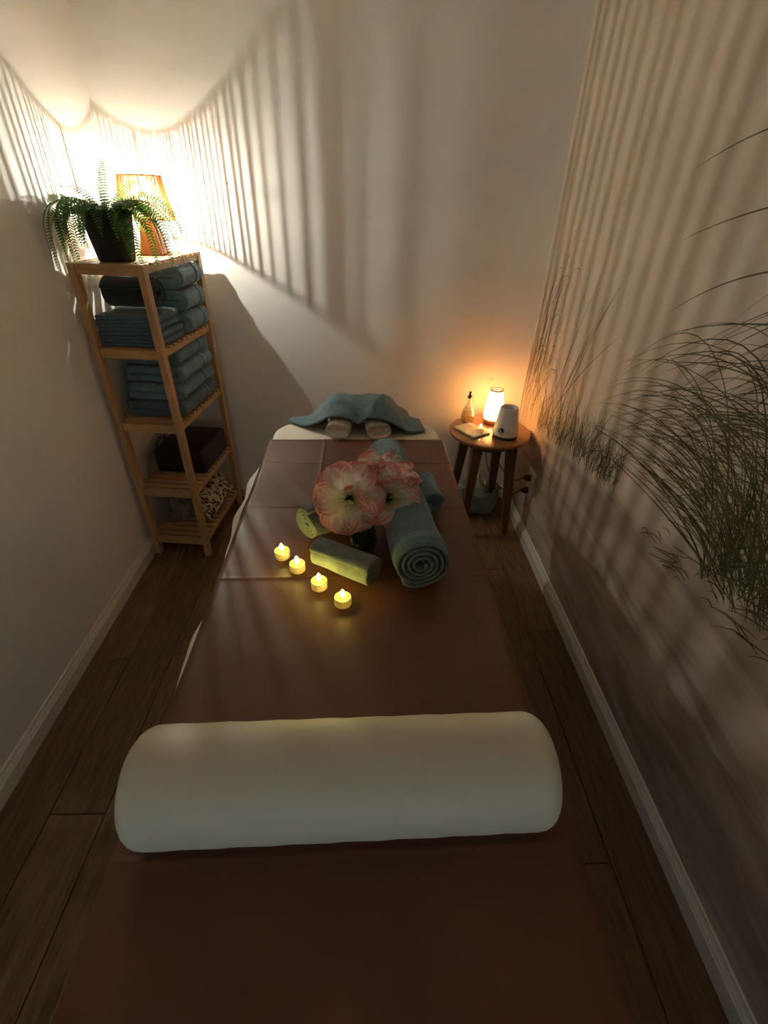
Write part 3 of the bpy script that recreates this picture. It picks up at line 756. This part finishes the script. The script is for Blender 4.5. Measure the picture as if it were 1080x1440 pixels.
for k, lb in enumerate(('folded teal towel, bottom of the stack of four', 'folded teal towel, second from the bottom of the stack of four', 'folded teal towel, third from the bottom of the stack of four', 'folded teal towel, top of the stack of four')):
    folded(lb, -.002 - .004 * (k % 2), .010 + .012 * (k % 3) + (.03 if k == 3 else 0), z + k * .0680 + .001, .246 - (.01 if k == 3 else 0), .36 - .02 * k, .0322, 2, M['teal' if k != 0 else 'blue'], 40 + k, G1)
# dark brown box cushion
bc = thing('box_cushion', 'dark brown vinyl box cushion on the shelf tier above the leaf-print cushion', 'cushion', sp(.006, .055, TIERS[3] + .0005), (0, 0, SR))
mesh('cushion_cover', box(-.120, .120, -.145, .150, 0, .118, .016, 4), M['leather'], bc)
ring = [(-.119 + .0, -.130, .104), (.119, -.130, .104)]
pp = [(-.108, -.133, .1135), (.108, -.133, .1135), (.108, .138, .1135), (-.108, .138, .1135), (-.108, -.133, .1135)]
mesh('piping', tube(pp, .0028, 6), M['leather'], bc, smooth=False)
mesh('strap', tube(spline([(-.09, -.05, .116), (-.095, -.07, .150), (-.10, -.10, .155), (-.105, -.125, .125), (-.108, -.14, .09)], 6), .0025, 6), M['black'], bc)
# leaf-print cushion and grey cloth on the lowest tier
v, f, uv = pillow(.150, .335, .085)
lc = mesh('leaf_print_cushion', (v, f), M['leaf'], uv=uv)
lc.matrix_world = Matrix.Translation(sp(.072, .045, TIERS[4] + .0795)) @ Matrix.Rotation(SR, 4, 'Z') @ Matrix.Rotation(math.radians(57), 4, 'Y')
tag(lc, 'beige cushion with dark leaf print leaning on the lowest shelf tier', 'cushion')
def crumple(rx, ry, rz, seed, n=28):
    v, f = [], []
    for i in range(n + 1):
        for k in range(n):
            a = PI / 2 * (1 - i / n); b = 2 * PI * k / n
            p = Vector((math.cos(a) * math.cos(b), math.cos(a) * math.sin(b), math.sin(a)))
            s = 1 + .35 * noise.noise(p * 2.2 + Vector((seed, 0, 0))) + .16 * noise.noise(p * 6 + Vector((0, seed, 0)))
            v.append(Vector((p.x * rx * s, p.y * ry * s, max(0, p.z * rz * s))))
    for i in range(n):
        for k in range(n): a, b = i * n + k, i * n + (k + 1) % n; f.append((a, a + n, b + n, b))
    f.append(tuple(range(n * n, n * n + n))[::-1])
    return v, f
gc = mesh('crumpled_cloth', xf(crumple(.068, .10, .145, 3), Matrix.Translation(sp(-.062, -.02, TIERS[4] + .0005)) @ Matrix.Rotation(SR, 4, 'Z')), M['greycloth'])
tag(gc, 'crumpled grey cloth on the lowest tier beside the leaf-print cushion', 'cloth')

# ------------------------------------------------------------------ slatted lamp on the shelf
LX, LY, LZ = -.866, 2.195, TIERS[0]
lm = thing('slatted_lamp', 'small table lamp with slatted bamboo shade on the shelf top', 'lamp', (LX, LY, LZ))
mesh('lamp_base', beam((0, 0, 0), (0, 0, .128), .088, .088, .003, .046, .046), M['lampwood'], lm, smooth=False)
mesh('socket', lathe([(.013, .128), (.013, .150), (.010, .153)], 16), M['black'], lm)
ZT, ZB, RT, RB, ZF = .262, .118, .074, .100, .187
mesh('filament', lathe([(.0006, ZF - .0055), (.0011, ZF - .005), (.0011, ZF + .005), (.0006, ZF + .0055)], 12), M['filament'], lm)
mesh('bulb_glass', lathe([(.009, .153), (.012, .162), (.019, .176), (.021, .188), (.018, .201), (.010, .209), (.002, .211)], 24, False), M['bulb'], lm)
rs = random.Random(5)
sv = ([], []); NS = 118
for k in range(NS):
    a = 2 * PI * (k + rs.uniform(-.16, .16)) / NS; wd = rs.uniform(.0014, .0024); tw = rs.uniform(-.006, .006)
    p = Vector((RB * math.cos(a), RB * math.sin(a), ZB)); q = Vector((RT * math.cos(a + tw), RT * math.sin(a + tw), ZT)); rad = Vector((math.cos(a), math.sin(a), 0)); tg = Vector((-math.sin(a), math.cos(a), 0))
    vv = [e + tg * (s * wd / 2 * (1 if e is p else .78)) + rad * d for e in (p, q) for s, d in ((-1, -.0007), (1, -.0007), (1, .0007), (-1, .0007))]
    add(sv, (vv, [(0, 1, 5, 4), (1, 2, 6, 5), (2, 3, 7, 6), (3, 0, 4, 7), (3, 2, 1, 0), (4, 5, 6, 7)]))
o = mesh('shade_slats', sv, M['slat'], lm, smooth=False); o['kind'] = 'stuff'; o['label'] = 'thin upright bamboo slats'
for zz, rr in ((ZB + .002, RB), (ZB + .074, RB + (RT - RB) * .5), (ZT - .002, RT)):
    ring = [((rr + .002) * math.cos(a), (rr + .002) * math.sin(a), zz) for a in [2 * PI * k / 48 for k in range(49)]]
    mesh('shade_hoop', tube(ring, .0022 if abs(zz - ZB - .074) > .01 else .0007, 6), M['slat'], lm)
for a in (.3, .3 + PI / 2, .3 + PI, .3 + 1.5 * PI):
    mesh('shade_rib', tube([((RB + .002) * math.cos(a), (RB + .002) * math.sin(a), ZB), ((RT + .002) * math.cos(a), (RT + .002) * math.sin(a), ZT)], .0016, 6), M['slat'], lm)
mesh('shade_carrier', tube([(-.0 - (RB - .022), 0, .152), (-.012, 0, .150)], .0013, 5), M['black'], lm)
mesh('shade_carrier', tube([((RB - .022), 0, .152), (.012, 0, .150)], .0013, 5), M['black'], lm)

# ------------------------------------------------------------------ potted fern
FX, FY, FZ = -.915, 1.962, TIERS[0]
pf = thing('potted_fern', 'green fern with long drooping fronds in a dark pot on the shelf', 'plant', (FX, FY, FZ + .0005))
PP = [(.058, 0), (.062, .003), (.082, .140), (.086, .142), (.087, .155), (.083, .157), (.079, .145), (.077, .135)]
mesh('pot', lathe(PP, 36, True, False), M['pot'], pf)
mesh('soil', lathe([(.0785, .136), (.05, .142), (.01, .148)], 24, False, True), M['soil'], pf)
fr = random.Random(11)
def frond(az, el, L, droop, seed, wmax):
    r = random.Random(seed); pts = []; p = Vector((math.cos(az) * .015, math.sin(az) * .015, .140)); n = max(14, int(L / .0088)); pitch = el; twist = r.uniform(-1.1, 1.1); aa = az
    for i in range(n + 1):
        pts.append(p.copy()); t = i / n
        p = p + Vector((math.cos(aa) * math.cos(pitch), math.sin(aa) * math.cos(pitch), math.sin(pitch))) * (L / n)
        pitch = max(-1.45, pitch - droop / n * (1.0 + .6 * t)); aa += r.uniform(-.02, .02)
    def fix(q):                          # stay clear of the wall, the pot and the lamp
        wx = XL + .008 - FX
        if q.x < wx + .05: q.x = wx + .05 * math.exp((q.x - wx - .05) / .05)
        d = math.hypot(q.x, q.y)
        if q.z < .155 and d < .098 and d > .02 and q.z > -.2: s = .098 / d; q.x *= s; q.y *= s
        dx, dy = q.x - (LX - FX), q.y - (LY - FY); d = math.hypot(dx, dy)
        if d < .112 and q.z > 0.0: s = .112 / max(d, 1e-4); q.x = LX - FX + dx * s; q.y = LY - FY + dy * s
        return q
    pts = [fix(q) for q in pts]
    v, f = tube(pts, .0012, 4, .35); out = (v, f)
    for i in range(4, n + 1):
        t = i / n; tg = (pts[min(i + 1, n)] - pts[i - 1]).normalized()
        side = Vector((-math.sin(az), math.cos(az), 0)); side = (side - tg * side.dot(tg)).normalized()
        side = Matrix.Rotation(twist * min(1, t * 2), 3, tg) @ side
        nrm = side.cross(tg).normalized()
        ll = wmax * (math.sin(PI * min(1, .10 + .88 * t)) ** .75) * r.uniform(.85, 1.1); hw = .0026
        for s in (-1, 1):
            d = (side * s + tg * .28 - nrm * .22 * s * 0 - Vector((0, 0, .25))).normalized(); b = len(out[0]); c = pts[i]
            w2 = tg * hw
            out[0].extend([c - w2 * .6, c + d * ll * .5 - w2 + nrm * .0015, c + d * ll, c + d * ll * .5 + w2 + nrm * .0015, c + w2 * .6])
            out[1].extend([(b, b + 1, b + 3, b + 4), (b + 1, b + 2, b + 3)])
    return out
specs = []
for k in range(40):
    az = 2 * PI * k / 40 * 1.0 + fr.uniform(-.15, .15); inner = k % 2
    away = math.sin(az) > .35
    specs.append((az, fr.uniform(.25, 1.0), fr.uniform(.20, .34) * (.8 if away else 1), fr.uniform(1.9, 2.6), .024))
for az, el, L, dr_ in ((PI * .98, .75, .42, 2.4), (PI * 1.08, .7, .40, 2.5), (PI * 1.16, .7, .40, 2.4), (-PI * .10, .8, .36, 2.5), (-PI * .02, .8, .37, 2.5), (-PI * .2, .75, .38, 2.5), (-.05 * PI, .65, .33, 2.6), (PI * 1.25, .8, .36, 2.5),
                       (PI * .55, 1.35, .20, .6), (PI * .62, 1.30, .16, .4), (PI * .3, 1.0, .17, .6), (PI * 1.35, 1.2, .17, 1.2), (PI * .95, .45, .26, .5)):
    specs.append((az, el, L, dr_, .021))
for k, s in enumerate(specs): mesh('frond', frond(s[0], s[1], s[2], s[3], 100 + k, s[4]), M['fern'], pf, smooth=False)

# lamp cable behind the shelf
cb = spline([(LX - .04, LY + .06, LZ + .004), (LX - .10, LY + .14, LZ + .003), (XL + .02, 2.385, LZ - .02), (XL + .014, 2.30, 1.16), (XL + .016, 2.16, 1.06), (XL + .014, 2.20, .92), (XL + .012, 2.26, .80), (XL + .03, 2.22, .64), (XL + .012, 2.28, .50), (XL + .012, 2.32, .25), (XL + .022, 2.33, .105)], 10)
tag(mesh('lamp_cable', tube(cb, .0028, 6), M['black']), 'black lamp cable hanging behind the bamboo shelf along the wall', 'cable')

# ------------------------------------------------------------------ side table
TX, TY, TZ, TR = .594, 2.148, .552, .197
stb = thing('side_table', 'round walnut side table on four splayed legs beside the bed', 'table', (TX, TY, 0))
mesh('tabletop', lathe([(TR - .022, TZ - .026), (TR - .006, TZ - .020), (TR, TZ - .011), (TR, TZ - .004), (TR - .003, TZ - .0006), (TR - .006, TZ)], 72), M['walnut'], stb)
mesh('apron', lathe([(.120, TZ - .060), (.128, TZ - .060), (.128, TZ - .0255), (.120, TZ - .0255)], 40), M['walnutleg'], stb)
for a in (.30, .30 + PI / 2, .30 + PI, .30 + 1.5 * PI):
    a += .62; c, s = math.cos(a), math.sin(a)
    mesh('leg', beam((.172 * c, .172 * s, 0), (.122 * c, .122 * s, TZ - .024), .028, .028, .004, .052, .052), M['walnutleg'], stb, smooth=False)
TT = TZ + .0006
# frosted glow lamp
gl = thing('frosted_lamp', 'glowing orange frosted glass lamp on the side table', 'lamp', (.628, 2.248, TT))
mesh('lamp_base', lathe([(.042, 0), (.046, .003), (.046, .018), (.043, .021)], 36), M['lampwood'], gl)
mesh('glass_shade', lathe([(.0445, .0215), (.0465, .035), (.0455, .060), (.042, .100), (.037, .140), (.033, .163), (.031, .166), (.029, .163)], 40, False, False), M['glow'], gl)
mesh('bulb', lathe([(.006, .0215), (.006, .060), (.013, .075), (.015, .090), (.010, .105), (.002, .110)], 20), M['glowbulb'], gl)
mesh('top_ring', lathe([(.0265, .158), (.0325, .166), (.0325, .171), (.0265, .171)], 32, False, False), M['lampwood'], gl)
# oil warmer
ow = thing('oil_warmer', 'white tapered oil warmer with a dial and black foot', 'oil warmer', (.652, 2.078, TT), (0, 0, 0))
mesh('foot', lathe([(.054, 0), (.058, .002), (.058, .011), (.055, .012)], 40), M['black'], ow)
mesh('body', lathe([(.056, .0122), (.0605, .015), (.060, .022), (.0415, .140), (.0405, .145), (.0375, .147), (.0345, .145), (.0335, .138), (.034, .085), (.030, .082)], 44, True, True), M['white'], ow)
mesh('oil', lathe([(.0325, .110), (.0315, .112)], 32), M['grey'], ow)
da = math.radians(-128)
dm = Matrix.Translation((math.cos(da) * .0548, math.sin(da) * .0548, .046)) @ Matrix.Rotation(da, 4, 'Z') @ Matrix.Rotation(PI / 2 - .155, 4, 'Y')
dl = mesh('dial', xf(lathe([(.0125, -.002), (.0125, .005), (.011, .0065)], 24), dm), M['black'], ow)
mesh('dial_grip', xf(box(-.0095, .0095, -.0022, .0022, .006, .012, .001), dm @ Matrix.Rotation(.5, 4, 'Z')), M['white'], dl, smooth=False)
mesh('marker_dot', xf(lathe([(.0018, 0), (.0018, .0015)], 10), Matrix.Translation((math.cos(da + .42) * .0565, math.sin(da + .42) * .0565, .041)) @ Matrix.Rotation(da + .42, 4, 'Z') @ Matrix.Rotation(PI / 2 - .155, 4, 'Y')), M['black'], ow)
# glass bottle
bt = thing('glass_bottle', 'small clear glass oil bottle with stopper on the side table', 'bottle', (.497, 2.242, TT))
BP = [(.024, 0), (.0300, .003), (.0325, .012), (.0340, .032), (.0320, .055), (.0230, .078), (.0150, .095), (.0125, .108), (.0120, .128), (.0150, .131), (.0150, .138)]
mesh('bottle_body', lathe(BP + [(r - .0018, z) for r, z in BP[::-1][:-1]] + [(.02, .004)], 32), M['glass'], bt)
mesh('oil', lathe([(.02, .0045), (.0275, .007), (.0300, .013), (.0315, .032), (.0300, .050)], 28), M['oil'], bt)
mesh('stopper', lathe([(.0095, .126), (.0100, .139), (.0060, .142), (.0045, .150), (.0065, .153), (.0065, .158), (.003, .160)], 20), M['black'], bt)
# folded napkin with a tealight on it
np_ = thing('folded_napkin', 'pale patterned folded napkin under a tealight on the side table', 'napkin', (.502, 2.130, TT), (0, 0, math.radians(32)))
mesh('napkin_cloth', ribbon(serp(.105, .0034, 3), .0032, -.072, .072, 12, .0025, 77, .7, 16), M['marble'], np_)
tealight((.538, 2.108, TT + .0118), 'lit tealight standing on the folded napkin', None, M['flamewarm'], .85)
tealight((.700, 2.262, TT), 'lit tealight on the side table behind the oil warmer', None, M['flamewarm'], 1.0)
# bag and paper under the table
bgo = thing('cloth_bag', 'slumped grey green bag with white paper under the side table', 'bag', (.632, 2.290, .0005))
def bagmesh():
    v, f = [], []; n = 48; prof = [(.05, 0), (.085, .004), (.098, .03), (.104, .075), (.100, .115), (.108, .140), (.098, .152), (.084, .135), (.075, .10), (.05, .08)]
    for r, z in prof:
        for k in range(n):
            a = 2 * PI * k / n; q = Vector((math.cos(a), math.sin(a), z * 12)); s = 1 + .10 * math.sin(a * 9 + z * 30) * (z / .15) + .13 * noise.noise(q * 1.5)
            v.append(Vector((r * s * math.cos(a) * 1.0, r * s * math.sin(a) * .95, z * (1 + .16 * noise.noise(q * 1.1 + Vector((3, 1, 0)))))))
    for i in range(len(prof) - 1):
        for k in range(n): a, b = i * n + k, i * n + (k + 1) % n; f.append((a, b, b + n, a + n))
    f.append(tuple(range(n))[::-1]); f.append(tuple(range((len(prof) - 1) * n, len(prof) * n)))
    return v, f
mesh('bag_body', bagmesh(), M['bag'], bgo)
for k, (dx, dy, rz) in enumerate(((-.02, .01, .3), (.03, -.015, 1.4), (.0, .035, 2.3))):
    mesh('paper', xf(ribbon([(-.045 + .009 * i, .006 * math.sin(i * .9 + k)) for i in range(11)], .0006, 0, .11, 8, .012, 60 + k, 1, 18), Matrix.Translation((dx, dy, .115)) @ Matrix.Rotation(rz, 4, 'Z') @ Matrix.Rotation(math.radians(64), 4, 'X')), M['paper'], bgo)
# wall socket with plugs, and cable
sk = thing('wall_socket', 'white double wall socket with two black plugs above the baseboard', 'socket', (XR, 2.035, .235))
mesh('cover_plate', box(-.010, 0, -.041, .041, 0, .152, .003), M['white'], sk, smooth=False)
for zz in (.040, .112):
    mesh('socket_insert', xf(lathe([(.0215, 0), (.0215, .002), (.019, .002)], 28), Matrix.Translation((-.0098, 0, zz)) @ Matrix.Rotation(-PI / 2, 4, 'Y')), M['white'], sk)
    mesh('plug', xf(lathe([(.017, 0), (.018, .004), (.015, .020), (.008, .030), (.006, .036)], 20), Matrix.Translation((-.0115, 0, zz)) @ Matrix.Rotation(-PI / 2, 4, 'Y')), M['black'], sk)
for pts, lb in (([(XR - .050, 2.035, .347), (XR - .075, 2.06, .32), (.738, 2.20, .27), (.712, 2.32, .30), (.705, 2.345, .40), (.692, 2.352, .51), (.690, 2.357, TZ + .004), (.670, 2.322, TZ + .0035)], 'black cable hanging from the side table to the upper plug'),
                ([(XR - .050, 2.035, .275), (XR - .080, 2.05, .24), (.735, 2.15, .195), (.690, 2.30, .20), (.655, 2.352, .30), (.645, 2.358, .42), (.640, 2.362, .52), (.640, 2.360, TZ + .004), (.634, 2.318, TZ + .0035)], 'black cable looping under the side table to the lower plug')):
    tag(mesh('power_cable', tube(spline(pts, 9), .0025, 6), M['black']), lb, 'cable')
